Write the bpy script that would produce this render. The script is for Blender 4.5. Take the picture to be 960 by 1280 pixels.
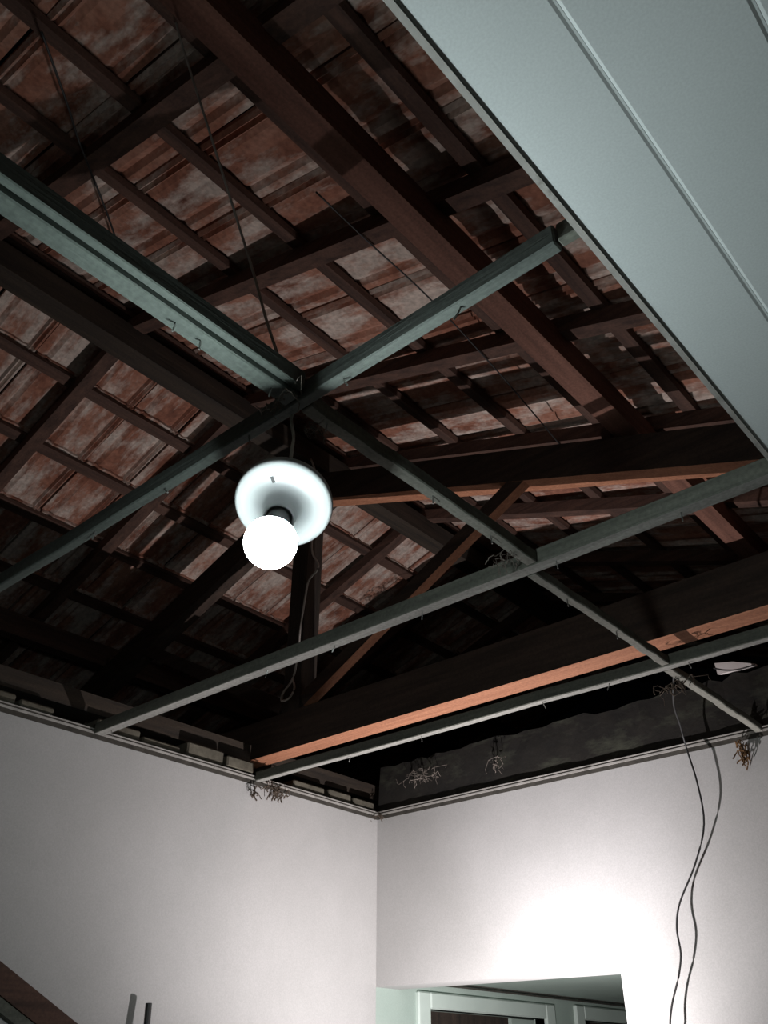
import bpy, math, random
from mathutils import Vector, Matrix
random.seed(7)
for o in list(bpy.data.objects): bpy.data.objects.remove(o)
scene = bpy.context.scene
COL = scene.collection
CZ = 1.70                                   # eye height; shapes below are written relative to the eye, floor at -CZ

# ------------------------------------------------------------------ camera
F_PX, PITCH, YAW, ROLL = 1074.0, math.radians(33.37), math.radians(41.37), math.radians(0.26)
fw = Vector((-math.sin(YAW)*math.cos(PITCH), math.cos(YAW)*math.cos(PITCH), math.sin(PITCH)))
rt = Vector((math.cos(YAW), math.sin(YAW), 0)); up = rt.cross(fw)
rt, up = math.cos(ROLL)*rt + math.sin(ROLL)*up, -math.sin(ROLL)*rt + math.cos(ROLL)*up
cam_d = bpy.data.cameras.new('camera'); cam = bpy.data.objects.new('camera', cam_d); COL.objects.link(cam)
cam_d.sensor_fit = 'VERTICAL'; cam_d.sensor_height = 36; cam_d.lens = 36*F_PX/1280; cam_d.clip_start = .02
m = Matrix((rt, up, -fw)).transposed().to_4x4(); m.translation = (0, 0, CZ); cam.matrix_world = m
scene.camera = cam
def ray(x, y): return fw + rt*((x-480)/F_PX) + up*((640-y)/F_PX)
def onx(x, y, X): d = ray(x, y); return d*(X/d.x)
def ony(x, y, Y): d = ray(x, y); return d*(Y/d.y)
def onz(x, y, Z): d = ray(x, y); return d*(Z/d.z)

# ------------------------------------------------------------------ light and exposure
w = bpy.data.worlds.new('night'); scene.world = w; w.use_nodes = True
w.node_tree.nodes['Background'].inputs[0].default_value = (.6, .75, 1, 1)
w.node_tree.nodes['Background'].inputs[1].default_value = .0003
vs = scene.view_settings
vs.view_transform = 'Standard'; vs.look = 'None'; vs.gamma = 1; vs.use_curve_mapping = False
vs.exposure = 0.0
TORCH = Vector((-1.70, 2.50, -.25))          # phone torch held up near the doorway, shining up the far wall and into the roof
def spot(name, energy, size, blend, direction, color, radius=.006):
    l = bpy.data.lights.new(name, 'SPOT'); l.energy = energy; l.spot_size = math.radians(size); l.spot_blend = blend
    l.color = color; l.shadow_soft_size = radius
    o = bpy.data.objects.new(name, l); COL.objects.link(o)
    o.location = TORCH + Vector((0, 0, CZ)); o.rotation_euler = Vector(direction).to_track_quat('-Z', 'Y').to_euler()
    return o
spot('phone_torch', 122, 174, 1.0, (-.40, .42, 1), (1, .945, .955))
spot('phone_torch_core', 42, 64, 1.0, ony(712, 1040, 3.04)-TORCH, (.99, .94, 1))
BULB_STRENGTH = 420.0

# ------------------------------------------------------------------ materials
def ramp(nt, fac, stops):
    r = nt.nodes.new('ShaderNodeValToRGB'); e = r.color_ramp.elements
    while len(e) < len(stops): e.new(.5)
    for k, (p, c) in enumerate(stops): e[k].position = p; e[k].color = (*c, 1)
    nt.links.new(fac, r.inputs[0]); return r.outputs[0]
def material(name, stops, scale=6, stretch=(1, 1, 1), rough=.8, bump=.2, detail=6, rnd=False, second=None, fine=None, metal=0, dist=.01):
    mt = bpy.data.materials.new(name); mt.use_nodes = True; nt = mt.node_tree; b = nt.nodes['Principled BSDF']
    L = nt.links.new; N = nt.nodes.new
    tc = N('ShaderNodeTexCoord'); mp = N('ShaderNodeMapping'); mp.inputs['Scale'].default_value = stretch
    L(tc.outputs['Object'], mp.inputs[0]); vec = mp.outputs[0]
    if rnd:
        oi = N('ShaderNodeObjectInfo'); mul = N('ShaderNodeMath'); mul.operation = 'MULTIPLY'; mul.inputs[1].default_value = 57
        L(oi.outputs['Random'], mul.inputs[0]); ad = N('ShaderNodeVectorMath'); ad.operation = 'ADD'
        L(vec, ad.inputs[0]); L(mul.outputs[0], ad.inputs[1]); vec = ad.outputs[0]
    n = N('ShaderNodeTexNoise'); n.inputs['Scale'].default_value = scale; n.inputs['Detail'].default_value = detail
    n.inputs['Roughness'].default_value = .65; L(vec, n.inputs['Vector'])
    col = ramp(nt, n.outputs['Fac'], stops)
    hgt = n.outputs['Fac']
    if second:                                # (scale, stretch, lo, hi, colour): patches of lime, dust, stain
        s2, st2, lo, hi, c2 = second
        m2 = N('ShaderNodeMapping'); m2.inputs['Scale'].default_value = st2; L(vec, m2.inputs[0])
        n2 = N('ShaderNodeTexNoise'); n2.inputs['Scale'].default_value = s2; n2.inputs['Detail'].default_value = 5; n2.inputs['Roughness'].default_value = .7
        L(m2.outputs[0], n2.inputs['Vector'])
        f = N('ShaderNodeMapRange'); f.inputs[1].default_value = lo; f.inputs[2].default_value = hi; L(n2.outputs['Fac'], f.inputs[0])
        mx = N('ShaderNodeMix'); mx.data_type = 'RGBA'; L(f.outputs[0], mx.inputs[0]); L(col, mx.inputs[6]); mx.inputs[7].default_value = (*c2, 1)
        col = mx.outputs[2]
    if fine:                                  # fine speckle (scale, amount)
        n3 = N('ShaderNodeTexNoise'); n3.inputs['Scale'].default_value = fine[0]; n3.inputs['Detail'].default_value = 2; L(tc.outputs['Object'], n3.inputs['Vector'])
        f3 = N('ShaderNodeMapRange'); f3.inputs[1].default_value = .3; f3.inputs[2].default_value = .7
        f3.inputs[3].default_value = 1-fine[1]; f3.inputs[4].default_value = 1+fine[1]; L(n3.outputs['Fac'], f3.inputs[0])
        vm = N('ShaderNodeVectorMath'); vm.operation = 'SCALE'; L(col, vm.inputs[0]); L(f3.outputs[0], vm.inputs['Scale']); col = vm.outputs[0]
    L(col, b.inputs['Base Color']); b.inputs['Roughness'].default_value = rough; b.inputs['Metallic'].default_value = metal
    if bump:
        bp = N('ShaderNodeBump'); bp.inputs['Strength'].default_value = bump; bp.inputs['Distance'].default_value = dist
        L(hgt, bp.inputs['Height']); L(bp.outputs[0], b.inputs['Normal'])
    return mt
def wood(name, dark, light, axis, rough=.85, second=None):
    st = [14, 14, 14]; st['xyz'.index(axis)] = .9
    return material(name, [(.3, dark), (.7, light)], 2.2, st, rough, .35, 7, True, second, (120, .18))
M = {}
M['wall'] = material('plaster_paint', [(.3, (.42, .415, .405)), (.7, (.47, .464, .455))], 3, rough=.75, bump=.12, fine=(260, .07), dist=.004)
M['backwall'] = material('dull_old_paint', [(.3, (.16, .18, .16)), (.7, (.22, .24, .21))], 3, rough=.8, bump=.1)
M['green'] = material('mint_paint', [(.3, (.34, .42, .375)), (.7, (.40, .48, .43))], 4, rough=.6, bump=.08, fine=(200, .06))
M['frame'] = material('mint_white_gloss', [(.3, (.50, .58, .535)), (.7, (.56, .64, .59))], 5, rough=.4, bump=.05)
M['pvc'] = material('pale_blue_ceiling_plastic', [(.3, (.70, .755, .75)), (.7, (.75, .80, .795))], 3, rough=.45, bump=.03, fine=(300, .05))
M['trim'] = material('old_white_moulding', [(.3, (.30, .285, .26)), (.7, (.50, .48, .45))], 14, rough=.7, bump=.2, second=(9, (1, 1, 1), .56, .72, (.10, .09, .075)))
M['groove'] = material('dark_groove', [(.3, (.03, .027, .022)), (.7, (.08, .072, .06))], 20, rough=.9)  # dark brown for the lines around the moulding strips
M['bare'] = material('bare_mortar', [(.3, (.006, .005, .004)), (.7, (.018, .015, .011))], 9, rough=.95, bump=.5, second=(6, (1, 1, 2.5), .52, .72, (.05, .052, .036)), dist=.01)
M['brick'] = material('dusty_brick', [(.3, (.07, .062, .046)), (.7, (.16, .145, .11))], 18, rough=.95, bump=.5, rnd=True)
M['tile'] = material('clay_tile', [(.30, (.15, .055, .034)), (.48, (.28, .115, .072)), (.62, (.36, .18, .125)), (.78, (.22, .11, .08))], 4.2, (1, 1.5, 1), .92, .35, 6, True,
                     (3.4, (.8, 1.5, 1), .45, .60, (.52, .43, .37)), (55, .22))
M['rafter_x'] = wood('old_timber_along_x', (.034, .017, .012), (.115, .058, .040), 'x')
M['rafter_y'] = wood('old_timber_along_y', (.034, .017, .012), (.110, .056, .039), 'y')
M['rafter_z'] = wood('old_timber_upright', (.045, .017, .010), (.16, .066, .040), 'z')
M['red_y'] = wood('reddish_timber_along_y', (.10, .042, .028), (.22, .10, .068), 'y')
M['shaded_x'] = wood('shaded_timber_along_x', (.020, .013, .009), (.07, .042, .030), 'x')  # truss timber with the shade of its unlit sides put into the colour
M['dark_x'] = wood('dark_timber_along_x', (.012, .009, .007), (.05, .034, .022), 'x')  # very dark brown timber, same tone on every face
M['dark_y'] = wood('dark_timber_along_y', (.012, .009, .007), (.05, .034, .022), 'y')
M['dark_z'] = wood('dark_timber_upright', (.012, .009, .007), (.05, .034, .024), 'z')
M['lit_under'] = wood('lit_orange_underside', (.26, .10, .05), (.40, .175, .095), 'x')  # truss undersides: torchlight from below painted into the wood colour
M['bat_x'] = wood('green_grey_batten_along_x', (.07, .082, .073), (.135, .155, .138), 'x', .7)
M['bat_y'] = wood('green_grey_batten_along_y', (.048, .060, .052), (.098, .118, .102), 'y', .7)
M['olive_x'] = wood('dusty_olive_batten_along_x', (.07, .075, .060), (.17, .175, .145), 'x')
M['olive_y'] = wood('dusty_olive_batten_along_y', (.07, .075, .060), (.17, .175, .145), 'y')
M['lit_x'] = wood('lit_batten_face_along_x', (.20, .197, .18), (.36, .355, .325), 'x')  # batten bottoms: light from below put into the colour
M['lit_y'] = wood('lit_batten_face_along_y', (.15, .147, .125), (.30, .295, .255), 'y')  # same painted-in light for the cross battens
M['floor'] = material('red_cement_floor', [(.3, (.07, .05, .042)), (.7, (.11, .08, .066))], 3, rough=.6, bump=.05)
M['white'] = material('white_lamp_plastic', [(.3, (.30, .315, .315)), (.7, (.33, .345, .345))], 5, rough=.4, bump=0)
M['metal'] = material('dull_metal', [(.3, (.30, .30, .29)), (.7, (.5, .5, .48))], 30, rough=.4, bump=.1, metal=.9)
M['black'] = material('black_rubber', [(.3, (.010, .010, .010)), (.7, (.022, .022, .022))], 30, rough=.5, bump=0)
M['cord'] = material('dusty_cord', [(.3, (.30, .27, .24)), (.7, (.50, .46, .42))], 25, rough=.9, bump=.2)
M['web'] = material('dusty_cobweb', [(.3, (.045, .033, .024)), (.7, (.13, .10, .075))], 30, rough=1, bump=0)
M['paleweb'] = material('pale_dust', [(.3, (.10, .08, .065)), (.7, (.22, .19, .165))], 30, rough=1, bump=0)
M['rust'] = material('rusty_crumbs', [(.3, (.06, .03, .012)), (.7, (.20, .11, .045))], 40, rough=1, bump=0)
M['scrap'] = material('white_scrap', [(.3, (.62, .56, .54)), (.7, (.74, .68, .66))], 8, rough=.8, bump=.1)
bm_ = bpy.data.materials.new('lit_bulb'); bm_.use_nodes = True; b = bm_.node_tree.nodes['Principled BSDF']
b.inputs['Base Color'].default_value = (.9, .95, .95, 1); b.inputs['Emission Color'].default_value = (.87, .99, 1.0, 1); b.inputs['Emission Strength'].default_value = BULB_STRENGTH
M['bulb'] = bm_

# ------------------------------------------------------------------ mesh helpers (eye-relative coordinates)
def tag(o, label=None, cat=None, group=None, kind=None):
    if label: o['label'] = label
    if cat: o['category'] = cat
    if group: o['group'] = group
    if kind: o['kind'] = kind
    return o
def absloc(o):
    v = Vector(o.location)
    while o.parent: o = o.parent; v += Vector(o.location)
    return v
def mk(name, verts, faces, mats, parent=None, midx=None, smooth=False):
    vs_ = [Vector(v) + Vector((0, 0, CZ)) for v in verts]
    lo = Vector([min(v[i] for v in vs_) for i in range(3)]); hi = Vector([max(v[i] for v in vs_) for i in range(3)])
    org = Vector(((lo.x+hi.x)/2, (lo.y+hi.y)/2, lo.z))
    me = bpy.data.meshes.new(name); me.from_pydata([v-org for v in vs_], [], faces)
    mats = mats if isinstance(mats, (list, tuple)) else [mats]
    for k in mats: me.materials.append(M[k])
    if midx: me.polygons.foreach_set('material_index', midx)
    if smooth: me.polygons.foreach_set('use_smooth', [True]*len(me.polygons))
    me.update()
    o = bpy.data.objects.new(name, me); COL.objects.link(o)
    if parent: o.parent = parent; o.location = org - absloc(parent)
    else: o.location = org
    return o
def empty(name, p):
    o = bpy.data.objects.new(name, None); COL.objects.link(o); o.location = Vector(p) + Vector((0, 0, CZ)); o.empty_display_size = .05; return o
BF = [(0, 3, 2, 1), (4, 5, 6, 7), (0, 1, 5, 4), (1, 2, 6, 5), (2, 3, 7, 6), (3, 0, 4, 7)]     # bottom top -y +x +y -x
def bxv(x0, x1, y0, y1, z0, z1): return [(x0, y0, z0), (x1, y0, z0), (x1, y1, z0), (x0, y1, z0), (x0, y0, z1), (x1, y0, z1), (x1, y1, z1), (x0, y1, z1)]
def chamfer(o, wd=.004, seg=1):
    md = o.modifiers.new('soft_edges', 'BEVEL'); md.width = wd; md.segments = seg; md.limit_method = 'ANGLE'; return o
def box(name, x0, x1, y0, y1, z0, z1, mats, parent=None, midx=None, ch=0):
    o = mk(name, bxv(x0, x1, y0, y1, z0, z1), BF, mats, parent, midx)
    return chamfer(o, ch) if ch else o
def beam(name, a, c, wd, hd, mat, parent=None, side=Vector((0, 1, 0)), wob=0, n=1, under=None):
    """timber from a to c (centre line); wd across 'side', hd across the other; wob makes it hand-sawn"""
    a, c = Vector(a), Vector(c); d = (c-a).normalized(); s = (side - d*side.dot(d)).normalized(); t = d.cross(s)
    V, Fc = [], []
    for k in range(n+1):
        p = a.lerp(c, k/n) + s*random.uniform(-wob, wob) + t*random.uniform(-wob, wob)*.6
        for (i, j) in ((-1, -1), (1, -1), (1, 1), (-1, 1)): V.append(p + s*i*wd/2 + t*j*hd/2)
    for k in range(n):
        q = 4*k
        for e in range(4): Fc.append((q+e, q+(e+1) % 4, q+4+(e+1) % 4, q+4+e))
    Fc += [(3, 2, 1, 0), (4*n, 4*n+1, 4*n+2, 4*n+3)]
    if under: return mk(name, V, Fc, [mat, under], parent, [1 if e == 0 else 0 for k in range(n) for e in range(4)] + [0, 0])
    return mk(name, V, Fc, mat, parent)
def tube_vf(pts, r, n=6):
    pts = [Vector(p) for p in pts]; V, Fc = [], []
    for k, p in enumerate(pts):
        d = (pts[min(k+1, len(pts)-1)] - pts[max(k-1, 0)]).normalized()
        s = d.cross(Vector((.3, .2, 1)) if abs(d.z) < .9 else Vector((1, .2, 0))).normalized(); t = d.cross(s)
        for e in range(n):
            an = 2*math.pi*e/n; V.append(p + (s*math.cos(an) + t*math.sin(an))*r)
    for k in range(len(pts)-1):
        for e in range(n): Fc.append((k*n+e, k*n+(e+1) % n, (k+1)*n+(e+1) % n, (k+1)*n+e))
    Fc += [tuple(range(n))[::-1], tuple((len(pts)-1)*n+e for e in range(n))]
    return V, Fc
def smoothpath(pts, k=5):
    P = [Vector(p) for p in pts]; out = []
    for i in range(len(P)-1):
        p0, p1, p2, p3 = P[max(i-1, 0)], P[i], P[i+1], P[min(i+2, len(P)-1)]
        for j in range(k):
            t = j/k; out.append(.5*((2*p1) + (p2-p0)*t + (2*p0-5*p1+4*p2-p3)*t*t + (3*p1-p0-3*p2+p3)*t**3))
    return out + [P[-1]]
def cord(name, pts, r, mat, label=None, cat='cable', parent=None, group=None):
    V, Fc = tube_vf(smoothpath(pts), r); o = mk(name, V, Fc, mat, parent, smooth=True)
    return tag(o, label, cat, group) if label else o
def lathe(name, prof, org, axis, mat, parent, n=48, smooth=True):
    """prof: (radius, distance along axis)"""
    a = Vector(axis).normalized(); s = a.cross(Vector((0, 0, 1)) if abs(a.z) < .95 else Vector((1, 0, 0))).normalized(); t = a.cross(s)
    V, Fc = [], []
    for (r, h) in prof:
        for e in range(n):
            an = 2*math.pi*e/n; V.append(Vector(org) + a*h + (s*math.cos(an)+t*math.sin(an))*max(r, 1e-5))
    for k in range(len(prof)-1):
        for e in range(n): Fc.append((k*n+e, k*n+(e+1) % n, (k+1)*n+(e+1) % n, (k+1)*n+e))
    return mk(name, V, Fc, mat, parent, smooth=smooth)

# ------------------------------------------------------------------ the room shell
XL, YF, XE, YB, FL = -2.71, 3.04, 1.60, -1.60, -CZ
HD, OX = .315, -1.585                         # opening in the far wall: header height, right edge
def struct(o): o['kind'] = 'structure'; return o
struct(box('floor', XL-.15, XE+.15, YB-.15, 6.0, FL-.1, FL, 'floor'))
wl = struct(box('wall_left', XL-.15, XL, YB, YF, FL, .990, 'wall'))
struct(box('wall_right', XE, XE+.15, YB, YF+.15, FL, 1.15, 'backwall'))
struct(box('wall_back', XL-.15, XE+.15, YB-.15, YB, FL, 1.0, 'backwall'))
# far wall with the opening that starts at the corner
V = bxv(XL, OX, YF, YF+.15, HD, .990) + bxv(OX, XE, YF, YF+.15, FL, .990)
wf = struct(mk('wall_far', V, BF + [tuple(i+8 for i in f) for f in BF], 'wall'))
# bare, never painted wall tops above the old ceiling line
def rough_top(name, p0, p1, zb, zt, inward, th, parent, n=60):
    p0, p1 = Vector(p0), Vector(p1); inw = Vector(inward); V, Fc = [], []
    zs = [zb, zb+(zt-zb)*.3, zb+(zt-zb)*.65, zt]
    for k in range(n+1):
        p = p0.lerp(p1, k/n)
        for q, z in enumerate(zs):
            V.append(p + inw*(-.006*q + random.uniform(-.002, .0015)) + Vector((0, 0, z + (random.uniform(-.014, .010) if q == 3 else 0))))
        V.append(p - inw*th + Vector((0, 0, zt)));  V.append(p - inw*th + Vector((0, 0, zb)))
    for k in range(n):
        for q in range(6):
            r_ = (q+1) % 6; Fc.append((k*6+q, (k+1)*6+q, (k+1)*6+r_, k*6+r_))
    Fc += [tuple(range(6)), tuple(n*6+q for q in range(5, -1, -1))]
    return mk(name, V, Fc, 'bare', parent)
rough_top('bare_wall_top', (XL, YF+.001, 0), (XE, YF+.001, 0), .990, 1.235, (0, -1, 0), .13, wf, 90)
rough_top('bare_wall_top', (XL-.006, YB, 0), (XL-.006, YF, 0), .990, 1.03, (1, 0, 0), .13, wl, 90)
# thin moulding strips left along the wall tops, dark groove under them
t1 = struct(mk('trim_1', bxv(XL+.006, XE, YF-.006, YF-.001, 1.004, 1.012) + bxv(XL+.006, XE, YF-.006, YF-.001, 1.018, 1.022), BF+[tuple(i+8 for i in f) for f in BF], 'trim'))
box('groove', XL+.004, XE, YF-.004, YF-.001, .988, 1.022, 'groove', t1)
t2 = struct(mk('trim_2', bxv(XL+.001, XL+.006, YB, YF-.006, 1.004, 1.012) + bxv(XL+.001, XL+.006, YB, YF-.006, 1.018, 1.022), BF+[tuple(i+8 for i in f) for f in BF], 'trim'))
box('groove', XL+.001, XL+.004, YB, YF-.004, .988, 1.022, 'groove', t2)
# loose bricks bedded on the left wall top
y = YB+.05
while y < YF-.1:
    ln = random.uniform(.12, .20)
    if abs(y+ln/2-2.36) > .06+ln/2 and random.random() < .9:
        x1 = XL + random.uniform(-.012, .004); z1 = 1.030+random.uniform(.022, .056)
        bk = box('brick', x1-.11, x1, y, min(y+ln, YF-.01), 1.030, z1, 'brick', wl, ch=.006)
    y += ln + random.choice((.006, .012, .03))
# plate timbers lying on the left wall
for (ya, yb) in ((YB, 2.30), (2.42, YF+.1)):
    o = beam('wall_plate', (XL-.10, ya, 1.128), (XL-.10, yb, 1.128), .10, .068, 'dark_y', side=Vector((1, 0, 0)), wob=.003, n=12)
    tag(o, 'long dark timber plate lying on top of the plain wall' if ya < 0 else 'short dark timber plate on the plain wall beyond the truss', 'beam')

# room beyond the opening: its left wall carries on, with two mint painted door frames
CZC = .362
struct(mk('ceiling_passage', bxv(XL, OX+.6, YF+.15, 6.0, CZC, CZC+.03), BF, 'green'))
V, Fc = [], []
def addbox(*a):
    n0 = len(V); V.extend(bxv(*a)); Fc.extend(tuple(i+n0 for i in f) for f in BF)
addbox(XL-.15, XL, YF, 3.385, FL, CZC); addbox(XL-.15, XL, 3.385, 4.32, .252, CZC); addbox(XL-.15, XL, 4.32, 4.70, FL, CZC)
addbox(XL-.15, XL, 4.70, 5.5, .262, CZC); addbox(XL-.15, XL, 5.5, 6.0, FL, CZC); addbox(XL-.15, XL, YF, 6.0, CZC, .99)
struct(mk('wall_passage', V, Fc, 'green'))
struct(box('wall_passage_end', XL-.15, OX+.6, 6.0, 6.1, FL, CZC, 'green'))
struct(box('wall_passage_side', OX+.5, OX+.6, YF+.15, 6.0, FL, CZC, 'green'))
for k, (ya, yb, zt) in enumerate(((3.385, 4.32, .252), (4.70, 5.5, .262))):
    V, Fc = [], []
    addbox(XL-.06, XL+.018, ya-.085, ya, FL, zt+.065); addbox(XL-.06, XL+.018, yb, yb+.085, FL, zt+.065); addbox(XL-.06, XL+.018, ya, yb, zt, zt+.065)
    d = struct(mk('door_%d' % (k+1), V, Fc, 'frame'))
    chamfer(d, .006)
    box('door_leaf', XL-.12, XL-.08, ya, yb, FL+.01, zt, 'dark_z', d)
    if k == 0: box('glass_pane_frame', XL-.07, XL-.05, yb-.22, yb-.02, FL+.9, zt-.005, 'green', d)
t3 = struct(mk('trim_3', bxv(XL, XL+.012, YF+.15, 6.0, CZC-.016, CZC-.010) + bxv(XL, XL+.016, YF+.15, 6.0, CZC-.004, CZC), BF+[tuple(i+8 for i in f) for f in BF], 'groove'))

# remaining ceiling: plastic boards with grooves, and the U profile along the torn edge
ceil = struct(empty('ceiling', (.65, .7, .985)))
edges = [-.312, -.176, -.012] + [-.012+.166*k for k in range(1, 10)] + [XE-.002]
for k in range(len(edges)-1):
    a, c = edges[k], edges[k+1]; zb, zt = .986, .998
    prof = [(a+.0002, zt), (a+.0002, zb+.0012), (a+.004, zb), (c-.007, zb), (c-.003, zb+.0012), (c-.0002, zb+.0012), (c-.0005, zt)]
    n = len(prof); V = [(x, YB+.002, z) for x, z in prof] + [(x, YF-.022, z) for x, z in prof]
    Fc = [(i, i+n, (i+1) % n+n, (i+1) % n) for i in range(n)] + [tuple(range(n)), tuple(range(2*n-1, n-1, -1))]
    mk('ceiling_board', V, Fc, 'pvc', ceil)
t4 = struct(mk('trim_4', bxv(-.318, -.312, YB+.002, YF-.022, .984, 1.000) + bxv(-.318, -.309, YB+.002, YF-.022, .983, .9855), BF+[tuple(i+8 for i in f) for f in BF], 'trim'))

# ------------------------------------------------------------------ roof: two tiled slopes on rafters and laths
XR, ZR, S = -2.55, 2.72, .37
AL = math.atan(S); CA, SA = math.cos(AL), math.sin(AL)
Y0, Y1 = -1.4, 5.9
TW, TG = .25, .354/CA                          # tile cover width, lath gauge along the slope
def tile_mesh():
    # underside profile across the tile: interlocking ribs, flat pan, low roll
    pr = [(0, .004), (.012, -.008), (.022, .008), (.032, -.007), (.042, .008), (.062, .002), (.12, .009), (.175, .001), (.196, .015), (.215, .001), (.242, .003)]
    n = len(pr); L_ = TG + .045; V, Fc = [], []
    for k in range(2):
        V += [(k*L_, yy, zz) for yy, zz in pr]
    V += [(0, 0, .022), (0, .242, .022), (L_, 0, .022), (L_, .242, .022)]
    for i in range(n-1): Fc.append((i, i+1, n+i+1, n+i))
    Fc += [(2*n, 2*n+2, 2*n+3, 2*n+1), tuple([2*n] + [2*n+1] + list(range(n-1, -1, -1))), tuple([2*n+3, 2*n+2] + list(range(n, 2*n))),
           (0, n, 2*n+2, 2*n), (n-1, 2*n+1, 2*n+3, 2*n-1)]
    me = bpy.data.meshes.new('roof_tile'); me.from_pydata(V, [], Fc); me.materials.append(M['tile']); me.update(); return me
TILE = tile_mesh()
def inframe(p):
    zc = p.dot(fw)
    if zc <= .05: return False
    x, yv = 480+F_PX*p.dot(rt)/zc, 640-F_PX*p.dot(up)/zc
    return -60 < x < 1010 and -60 < yv < 960
def slope(sign, rows, label_unused=None):
    root = struct(empty('roof_slope', (XR + sign*1.5, 2.2, ZR-1.5*S)))
    base = absloc(root)
    dn = Vector((sign*CA, 0, -SA)); nr = Vector((sign*SA, 0, CA))
    O = Vector((XR, 0, ZR))
    # laths (ripas) and rafters
    for k in range(rows+1):
        u = (.03 + .354*k)/CA if sign > 0 else (.03+.354*k)/CA
        p = O + dn*u - nr*.0125
        a, c = p.copy(), p.copy(); a.y, c.y = Y0, Y1
        beam('roof_lath', a, c, .052, .024, 'rafter_y', root, side=dn, wob=.003, n=10)
    k = -3
    ulen = (rows*.354+.1)/CA
    while .62+.645*k < Y1-.1:
        yy = .62+.645*k
        if yy > Y0+.05:
            a = O + dn*(.02) - nr*.055; c = O + dn*ulen - nr*.055; a.y = c.y = yy + random.uniform(-.01, .01)
            beam('rafter', a, c, .058, .060, 'rafter_x', root, wob=.003, n=5)
        k += 1
    # tiles
    single, rest = [], []
    for r_ in range(rows):
        for j in range(int((Y0-.04)/TW)+1, int((Y1-.04)/TW)):
            u0 = (.03+.354*r_)/CA - .03 + random.uniform(-.006, .006)
            yj = .04 + TW*j + random.uniform(-.004, .004)
            tilt = math.radians(2.6) + random.uniform(-.006, .006)
            X = (dn*math.cos(tilt) + nr*math.sin(tilt)); Z = (nr*math.cos(tilt) - dn*math.sin(tilt)); Yv = Z.cross(X)
            p = O + dn*u0 + nr*.004; p.y = yj + (0 if sign > 0 else TW)
            rotz = random.uniform(-.008, .008)
            mw = Matrix((X, Yv, Z)).transposed().to_4x4() @ Matrix.Rotation(rotz, 4, 'Z')
            mw.translation = p + Vector((0, 0, CZ))
            ctr = p + X*.2 + Yv*.12
            (single if inframe(ctr) and (ctr.x/ctr.z < -.2) else rest).append((ctr.length, mw))
    single.sort(key=lambda q: q[0])
    rest += single[290:]; single = single[:290]
    for _, mw in single:
        o = bpy.data.objects.new('roof_tile', TILE); COL.objects.link(o); o.parent = root
        mw2 = mw.copy(); mw2.translation = mw.translation - base; o.matrix_local = mw2
    V, Fc = [], []
    tv = [v.co.copy() for v in TILE.vertices]; tf = [tuple(p.vertices) for p in TILE.polygons]
    for _, mw in rest:
        n0 = len(V); V += [mw @ v - Vector((0, 0, CZ)) for v in tv]; Fc += [tuple(i+n0 for i in f) for f in tf]
    if V:
        o = mk('roof_tiles', V, Fc, 'tile', root); o['kind'] = 'stuff'
    return root
slope(1, 11); slope(-1, 10)

# heavy roof timbers
tag(beam('ridge_beam', (-2.53, Y0, 2.555), (-2.53, Y1, 2.555), .10, .115, 'dark_y', side=Vector((1, 0, 0)), wob=.002, n=10),
    'dark timber ridge beam running under the peak of the tiled roof', 'beam')
tag(beam('purlin', (-.937, Y0, 1.970), (-.937, Y1, 1.970), .077, .120, 'red_y', side=Vector((1, 0, 0)), wob=.002, n=12),
    'reddish brown timber purlin under the rafters beside the pale ceiling', 'beam')
tag(beam('purlin', (-4.16, Y0, 1.970), (-4.16, Y1, 1.970), .077, .120, 'rafter_y', side=Vector((1, 0, 0)), wob=.002, n=12),
    'timber purlin under the rafters beyond the plain wall', 'beam')
YT0, YT1, YTC = 2.315, 2.405, 2.36
tr = tag(empty('king_post_truss', (-2.55, YTC, 1.05)), 'dark timber king post roof truss with slanting struts', 'truss')
beam('bottom_chord', (-6.0, YTC, 1.185), (1.55, YTC, 1.185), .09, .16, 'shaded_x', tr, wob=.002, n=14, under='lit_under')  # underside coloured as if torchlit, sides as if in shade
beam('king_post', (-2.55, YTC, 1.266), (-2.55, YTC, 2.495), .09, .10, 'dark_z', tr, side=Vector((0, 1, 0)))
for s in (1, -1):
    zt = lambda X: ZR - S*abs(X-XR)
    a = Vector((XR+s*.05, YTC, 2.72-S*.05-.325)); c = Vector((XR+s*3.45, YTC, 2.72-S*3.45-.325))
    beam('top_chord', a, c, .09, .14, 'shaded_x', tr, wob=.002, n=8, under='lit_under' if s > 0 else None)
    beam('strut', (XR+s*.06, YTC-.02, 1.30), (XR+s*1.20, YTC-.02, 1.905), .045, .06, 'shaded_x', tr, n=3, under='lit_under' if s > 0 else None)
    beam('purlin_cleat', (XR+s*1.613-.080*s, YTC, 1.93), (XR+s*1.613-.046*s, YTC, 1.93), .06, .05, 'rafter_x', tr)

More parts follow.
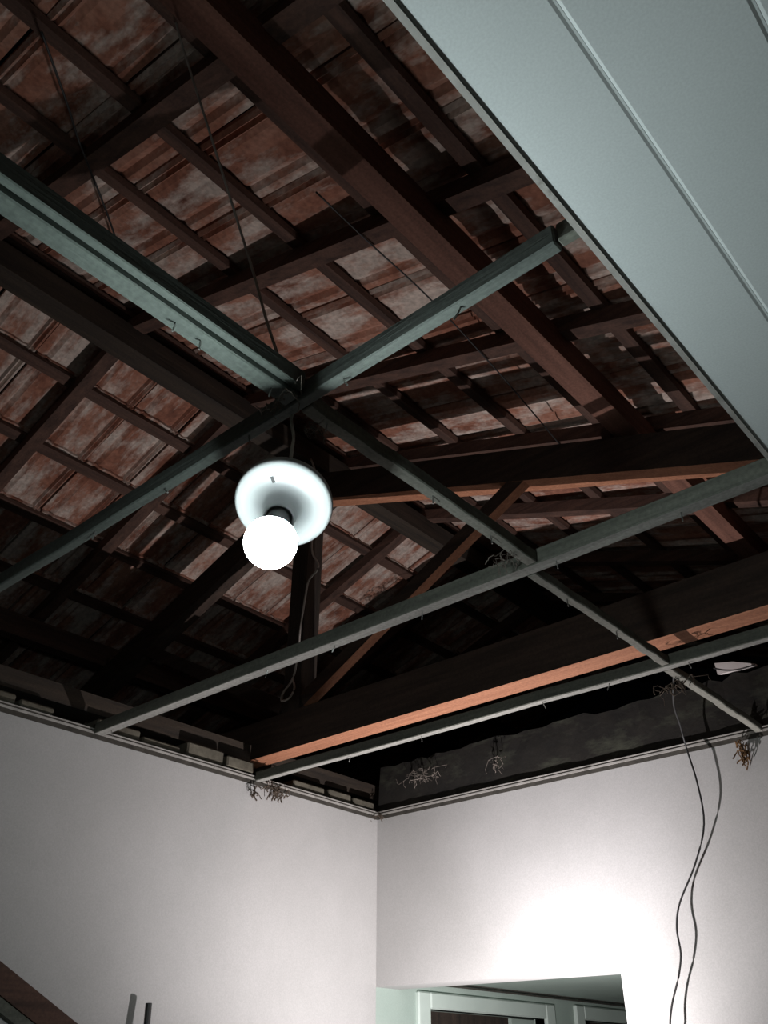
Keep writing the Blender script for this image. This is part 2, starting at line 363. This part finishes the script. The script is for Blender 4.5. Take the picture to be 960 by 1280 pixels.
# ------------------------------------------------------------------ bare ceiling frame battens
ZB = 1.0
def batten(name, x0, x1, y0, y1, d, side, pale, label, bow=.0015, axis='x'):
    """box batten, separate bottom colour for painted-in light, slightly wavy"""
    n = 16; V, Fc, mi = [], [], []
    for k in range(n+1):
        t = k/n; dz = random.uniform(-bow, bow); dy = random.uniform(-bow, bow)
        if axis == 'x':
            x = x0+(x1-x0)*t; V += [(x, y0+dy, ZB+dz), (x, y1+dy, ZB+dz), (x, y1+dy, ZB+d+dz), (x, y0+dy, ZB+d+dz)]
        else:
            yy = y0+(y1-y0)*t; V += [(x1+dy, yy, ZB+dz), (x0+dy, yy, ZB+dz), (x0+dy, yy, ZB+d+dz), (x1+dy, yy, ZB+d+dz)]
    for k in range(n):
        q = 4*k
        for e in range(4): Fc.append((q+e, q+4+e, q+4+(e+1) % 4, q+(e+1) % 4)); mi.append(1 if e == 0 else 0)
    Fc += [(0, 1, 2, 3), (4*n+3, 4*n+2, 4*n+1, 4*n)]; mi += [0, 0]
    o = mk(name, V, Fc, [side, pale], None, mi); chamfer(o, .0025)
    return tag(o, label, 'batten', 'battens of the stripped ceiling frame')
A1 = batten('ceiling_batten', XL+.01, -.355, .770, .793, .040, 'bat_x', 'bat_x', 'green grey ceiling batten running just under the lamp, its sawn end near the ceiling')
A1b = batten('ceiling_batten', -.352, XE-.01, .772, .790, .036, 'olive_x', 'olive_x', 'dark batten stub running in above the pale ceiling boards')
A2 = batten('ceiling_batten', XL+.01, XE-.01, 1.533, 1.572, .040, 'olive_x', 'lit_x', 'middle ceiling batten with lit underside between the lamp and the truss')
A3 = batten('ceiling_batten', XL+.01, XE-.01, 2.282, 2.313, .036, 'olive_x', 'lit_x', 'thin ceiling batten with lit edge under the truss bottom beam')
B1 = batten('ceiling_batten', -.913, -.877, YB+.01, .767, .047, 'bat_y', 'bat_y', 'wide green painted ceiling batten ending above the lamp', axis='y')
B2 = batten('ceiling_batten', -.902, -.873, .796, 1.530, .032, 'olive_y', 'lit_y', 'short cobwebbed cross batten just beyond the lamp', axis='y')
B3 = batten('ceiling_batten', -.931, -.905, 1.575, 2.279, .026, 'olive_y', 'lit_y', 'short cross batten with lit underside ending below the truss', axis='y')
B4 = batten('ceiling_batten', -.945, -.918, 2.316, YF-.022, .024, 'olive_y', 'lit_y', 'short cross batten between the truss and the doorway wall', axis='y')
# second strip nailed along the wide green batten
o = box('cover_strip', -.8765, -.860, YB+.01, .765, 1.012, 1.050, 'bat_y', B1, ch=.002)
# bent nails left in the battens
def nail(par, px, py, dx=0, dz=-.018):
    p = onz(px, py, ZB)
    ctr = par.location; p = Vector((p.x, ctr.y, ZB)) if par.dimensions.x > par.dimensions.y else Vector((ctr.x, p.y, ZB))
    a = p + Vector((0, 0, .004)); c = p + Vector((dx, random.uniform(-.004, .004), dz))
    V, Fc = tube_vf([a, a.lerp(c, .55), c+Vector((dx*.5, 0, dz*.1))], .0016, 5); mk('nail', V, Fc, 'metal', par)
for (px, py) in ((205, 610), (113, 660), (310, 545), (417, 465), (575, 380)): nail(A1, px, py, random.uniform(-.012, .012))
for (px, py) in ((143, 914), (340, 840), (414, 803), (520, 760), (690, 697), (850, 640)): nail(A2, px, py, random.uniform(-.01, .01))
for (px, py) in ((445, 947), (532, 922), (690, 884), (775, 862), (870, 834)): nail(A3, px, py, random.uniform(-.008, .008))
for (px, py) in ((215, 408), (245, 430), (330, 492)): nail(B1, px, py)
for (px, py) in ((400, 535), (530, 625), (600, 675)): nail(B2, px, py)
for (px, py) in ((710, 748), (770, 790)): nail(B3, px, py)

# ------------------------------------------------------------------ the hanging lamp
vw = ray(355, 628).normalized(); PL = ray(355, 628); PL = PL*(1.18/math.hypot(PL.x, PL.y))
dim = (rt*-.316 + up*-.949); dim = (dim - vw*dim.dot(vw)).normalized()
TH = math.radians(30); AX = (dim*math.sin(TH) - vw*math.cos(TH)).normalized()       # lamp axis, plate -> bulb
lamp = tag(empty('ceiling_lamp', PL), 'round white ceiling lamp holder with lit bulb dangling on a cord', 'lamp')
RP = .081
lathe('lamp_plate', [(.0, -.010), (RP*.9, -.010), (RP*.985, -.006), (RP, .001), (RP*.985, .008), (RP*.93, .0125), (RP*.8, .0145), (.05, .0150), (.034, .0185), (.029, .026), (.027, .040), (.0265, .050), (.0245, .0525), (.0215, .0525), (.0205, .049), (.020, .030), (.0, .030)], PL, AX, 'white', lamp, 64)
lathe('socket_thread', [(.0195, .031), (.0195, .040), (.0170, .042), (.0195, .044), (.0170, .046), (.0195, .048), (.0170, .050), (.0165, .056)], PL, AX, 'metal', lamp, 32)
s1 = AX.cross(Vector((0, 0, 1))).normalized(); s2 = AX.cross(s1)
# mounting slot: small dark recess with raised rim
ps = ray(341.5, 600); kk = (PL + AX*.0148 - Vector((0, 0, 0))).dot(AX)/ps.dot(AX); ps = ps*kk
tang = (rt*.25 - up*.97); tang = (tang - AX*tang.dot(AX)).normalized(); cross = AX.cross(tang)
def slab(name, c, a, bb, n_, la, lb, ln, mat, par):
    V = [c + a*(i*la/2) + bb*(j*lb/2) + n_*(k*ln/2) for k in (-1, 1) for (i, j) in ((-1, -1), (1, -1), (1, 1), (-1, 1))]
    return mk(name, V, BF, mat, par)
slab('screw_slot', ps, tang, cross, AX, .013, .0055, .0024, 'black', lamp)
slab('slot_screw', ps + cross*.004, tang, cross, AX, .012, .002, .0028, 'metal', lamp)
RB, LB = .0405, .128
bulb = empty('light_bulb', PL + AX*.056); bulb.parent = lamp; bulb.location = AX*.056
prof = [(.0165, .050), (.0185, .058), (.0165, .078), (.0190, .083), (.0290, .098), (.0350, .107), (.03805, .1140)]
lathe('bulb_neck', prof, PL, AX, 'white', bulb, 40)
a0 = math.asin(.014/RB); pr2 = []
for k in range(19):
    an = -a0 + (a0+math.pi/2)*k/18; pr2.append((RB*math.cos(an), LB + RB*math.sin(an)))
lathe('bulb_globe', pr2, PL, AX, 'bulb', bulb, 48)

# cords
back = PL - AX*.011
def at(px, py, Z): return onz(px, py, Z)
cord('lamp_cord', [at(212, 0, 2.22), at(232, 70, 2.08), at(262, 165, 1.85), at(298, 280, 1.58), at(318, 345, 1.40), at(333, 400, 1.24), at(350, 455, 1.09), Vector((-.925, .758, 1.055)), Vector((-.928, .800, 1.04)), at(364, 524, .99), at(367, 545, .93), at(365, 562, .88), back], .0030, 'cord',
     'thin dusty cord coming down from the rafters to the lamp')
YC = 2.25
cord('hanging_cable', [Vector((-2.45, YC, 2.48))] + [ony(px, py, YC) for px, py in ((396, 600), (392, 650), (390, 688), (397, 703), (397, 712), (386, 726), (381, 750), (375, 790), (373, 812), (369, 838), (364, 852), (354, 866), (352, 876), (362, 872), (368, 860), (366, 850))], .0045, 'cord',
     'loose dusty cable hanging beside the king post')
cord('wall_cable', [Vector((-.955, 2.42, 1.03)), ony(842, 880, 2.70), ony(850, 906, 2.90)] + [ony(px, py, 2.985) for px, py in ((858, 935), (872, 980), (880, 1030), (869, 1080), (850, 1128), (846, 1160), (851, 1192), (848, 1222), (840, 1256), (838, 1290), (846, 1340))] + [Vector((-1.36, 2.98, -.6)), Vector((-1.33, 2.98, -1.69))], .0034, 'black',
     'black cable dangling down in front of the bright doorway wall')
def under(px, py, off):
    d = ray(px, py); return d*((ZR+S*XR-off)/(d.z+S*d.x))
cord('roof_wire', [under(395, 240, .10), under(460, 302, .10), under(537, 373, .10), under(620, 462, .10), under(663, 512, .10), under(705, 562, .10)], .0028, 'black',
     'thin black wire strung under the rafters between lamp and purlin')
cord('roof_wire', [under(52, 40, .11), under(84, 130, .13), under(100, 180, .11), under(135, 270, .13), under(160, 345, .11)], .0035, 'black',
     'thin black wire slack under the tiles above the green batten')

# white scrap lying on the far wall
pts = [(893, 829), (915, 827), (938, 829), (941, 832), (925, 837), (897, 843), (895, 836)]
fr = [ony(px, py, YF+.01) for px, py in pts]; V = fr + [p + Vector((.01, .03, .004)) for p in fr]; n = len(fr)
o = mk('board_scrap', V, [tuple(range(n)), tuple(range(2*n-1, n-1, -1))] + [(i, i+n, (i+1) % n+n, (i+1) % n) for i in range(n)], 'scrap')
tag(o, 'small white torn scrap of board resting on top of the doorway wall', 'scrap')
cord('scrap_wire', [ony(892, 835, YF-.004), ony(905, 837.5, YF-.008), ony(922, 837, YF-.008), ony(944, 831, YF-.004)], .003, 'black', None, parent=o)

# ------------------------------------------------------------------ cobwebs and dirt hanging from the frame
def clump(name, c, size, n, mat, label, droop=.5, r=.0022, seed=0):
    rg = random.Random(seed); V, Fc = [], []; c = Vector(c); nodes = [c]
    for _ in range(n):
        tgt = c + Vector((rg.gauss(0, size[0]*.35), rg.gauss(0, size[1]*.35), rg.uniform(-size[2], 0)*.8))
        q0 = min(nodes, key=lambda q: (q-tgt).length); path = [q0] + ([q0.lerp(tgt, .5), tgt] if (tgt-q0).length > .004 else [])
        d = Vector((rg.uniform(-1, 1), rg.uniform(-1, 1), rg.uniform(-1.2, .6)-droop)).normalized()
        for _k in range(rg.randint(2, 5)):
            d = (d + Vector((rg.uniform(-.8, .8), rg.uniform(-.8, .8), rg.uniform(-.8, .5)-droop*.3))).normalized(); path.append(path[-1] + d*rg.uniform(.003, .009))
        v, f = tube_vf(path, r*.55*rg.uniform(.5, 1.5), 4); n0 = len(V); V += v; Fc += [tuple(i+n0 for i in q) for q in f]; nodes += path
    o = mk(name, V, Fc, mat); return tag(o, label, 'cobweb', 'dirt and cobwebs hanging from the stripped ceiling')
clump('cobweb', onx(347, 984, XL+.025), (.05, .10, .05), 46, 'web', 'dark crumbly cobweb clump under the thin batten at the plain wall', seed=1, r=.004)
clump('cobweb', onx(318, 982, XL+.022), (.02, .03, .05), 14, 'web', 'small dark cobweb drop at the plain wall beside the larger clump', seed=2, r=.004)
clump('cobweb', Vector((XL+.035, YF-.03, 1.012)), (.05, .04, .03), 18, 'web', 'dark cobweb crumbs in the corner where both walls meet', seed=3)
clump('cobweb', ony(528, 966, YF-.03)+Vector((0, 0, .02)), (.16, .04, .07), 60, 'paleweb', 'fluffy pale cobweb heap on the bare top of the doorway wall', droop=.1, seed=4, r=.002)
clump('cobweb', ony(620, 955, YF-.03)+Vector((0, 0, .03)), (.07, .03, .07), 24, 'paleweb', 'thin pale cobweb tufts on the doorway wall past the fluffy heap', droop=.2, seed=5, r=.0018)
clump('cobweb', ony(925, 925, YF-.03), (.025, .02, .10), 60, 'rust', 'rust brown crumbs hanging down the doorway wall under the last cross batten', droop=1.2, seed=6, r=.004)
clump('cobweb', onz(345, 498, .998), (.08, .03, .018), 30, 'paleweb', 'pale cobweb tufts where two battens cross above the lamp', seed=7, r=.0014)
clump('cobweb', onz(392, 530, .998), (.035, .03, .03), 18, 'paleweb', 'pale cobweb tuft under the short cross batten beside the lamp', seed=8, r=.0016)
clump('cobweb', onz(634, 694, .998), (.05, .05, .025), 30, 'paleweb', 'pale cobweb tuft where cross batten meets the middle batten', seed=9, r=.0018)
clump('cobweb', onz(846, 850, .998), (.10, .05, .04), 34, 'web', 'dark cobweb clump where the cross batten meets the thin batten', seed=10, r=.003)

# ------------------------------------------------------------------ things along the left wall
pa, pb = onx(0, 1203, XL+.02), onx(95, 1280, XL+.02)
d = (pb-pa); d.x = 0; d.normalize(); nrm = Vector((0, d.z, -d.y)) if d.y < 0 else Vector((0, d.z, -d.y))
a = pa - d*.55 + nrm*.0; c = pb + d*.9
dn_ = Vector((0, d.z, -d.y)); dn_ = dn_ if dn_.z < 0 else -dn_
rail = tag(empty('sloping_rail', (XL+.02, c.y, c.z-.1)), 'sloping dark wooden rail board fixed along the plain wall', 'rail')
beam('rail_board', a+dn_*.033+Vector((-.004, 0, 0)), c+dn_*.033+Vector((-.004, 0, 0)), .030, .066, 'rafter_y', rail, side=Vector((1, 0, 0)))
beam('rail_edge', a+dn_*.083+Vector((-.006, 0, 0)), c+dn_*.083+Vector((-.006, 0, 0)), .026, .030, 'olive_y', rail, side=Vector((1, 0, 0)))
pt = onx(186, 1254, XL+.046)
V, Fc = tube_vf([Vector((XL+.16, pt.y+.02, FL)), Vector((XL+.115, pt.y+.01, -.8)), pt], .0105, 12)
pole = tag(mk('black_pole', V, Fc, 'black', smooth=False), 'thin black pole leaning upright against the plain wall', 'pole')
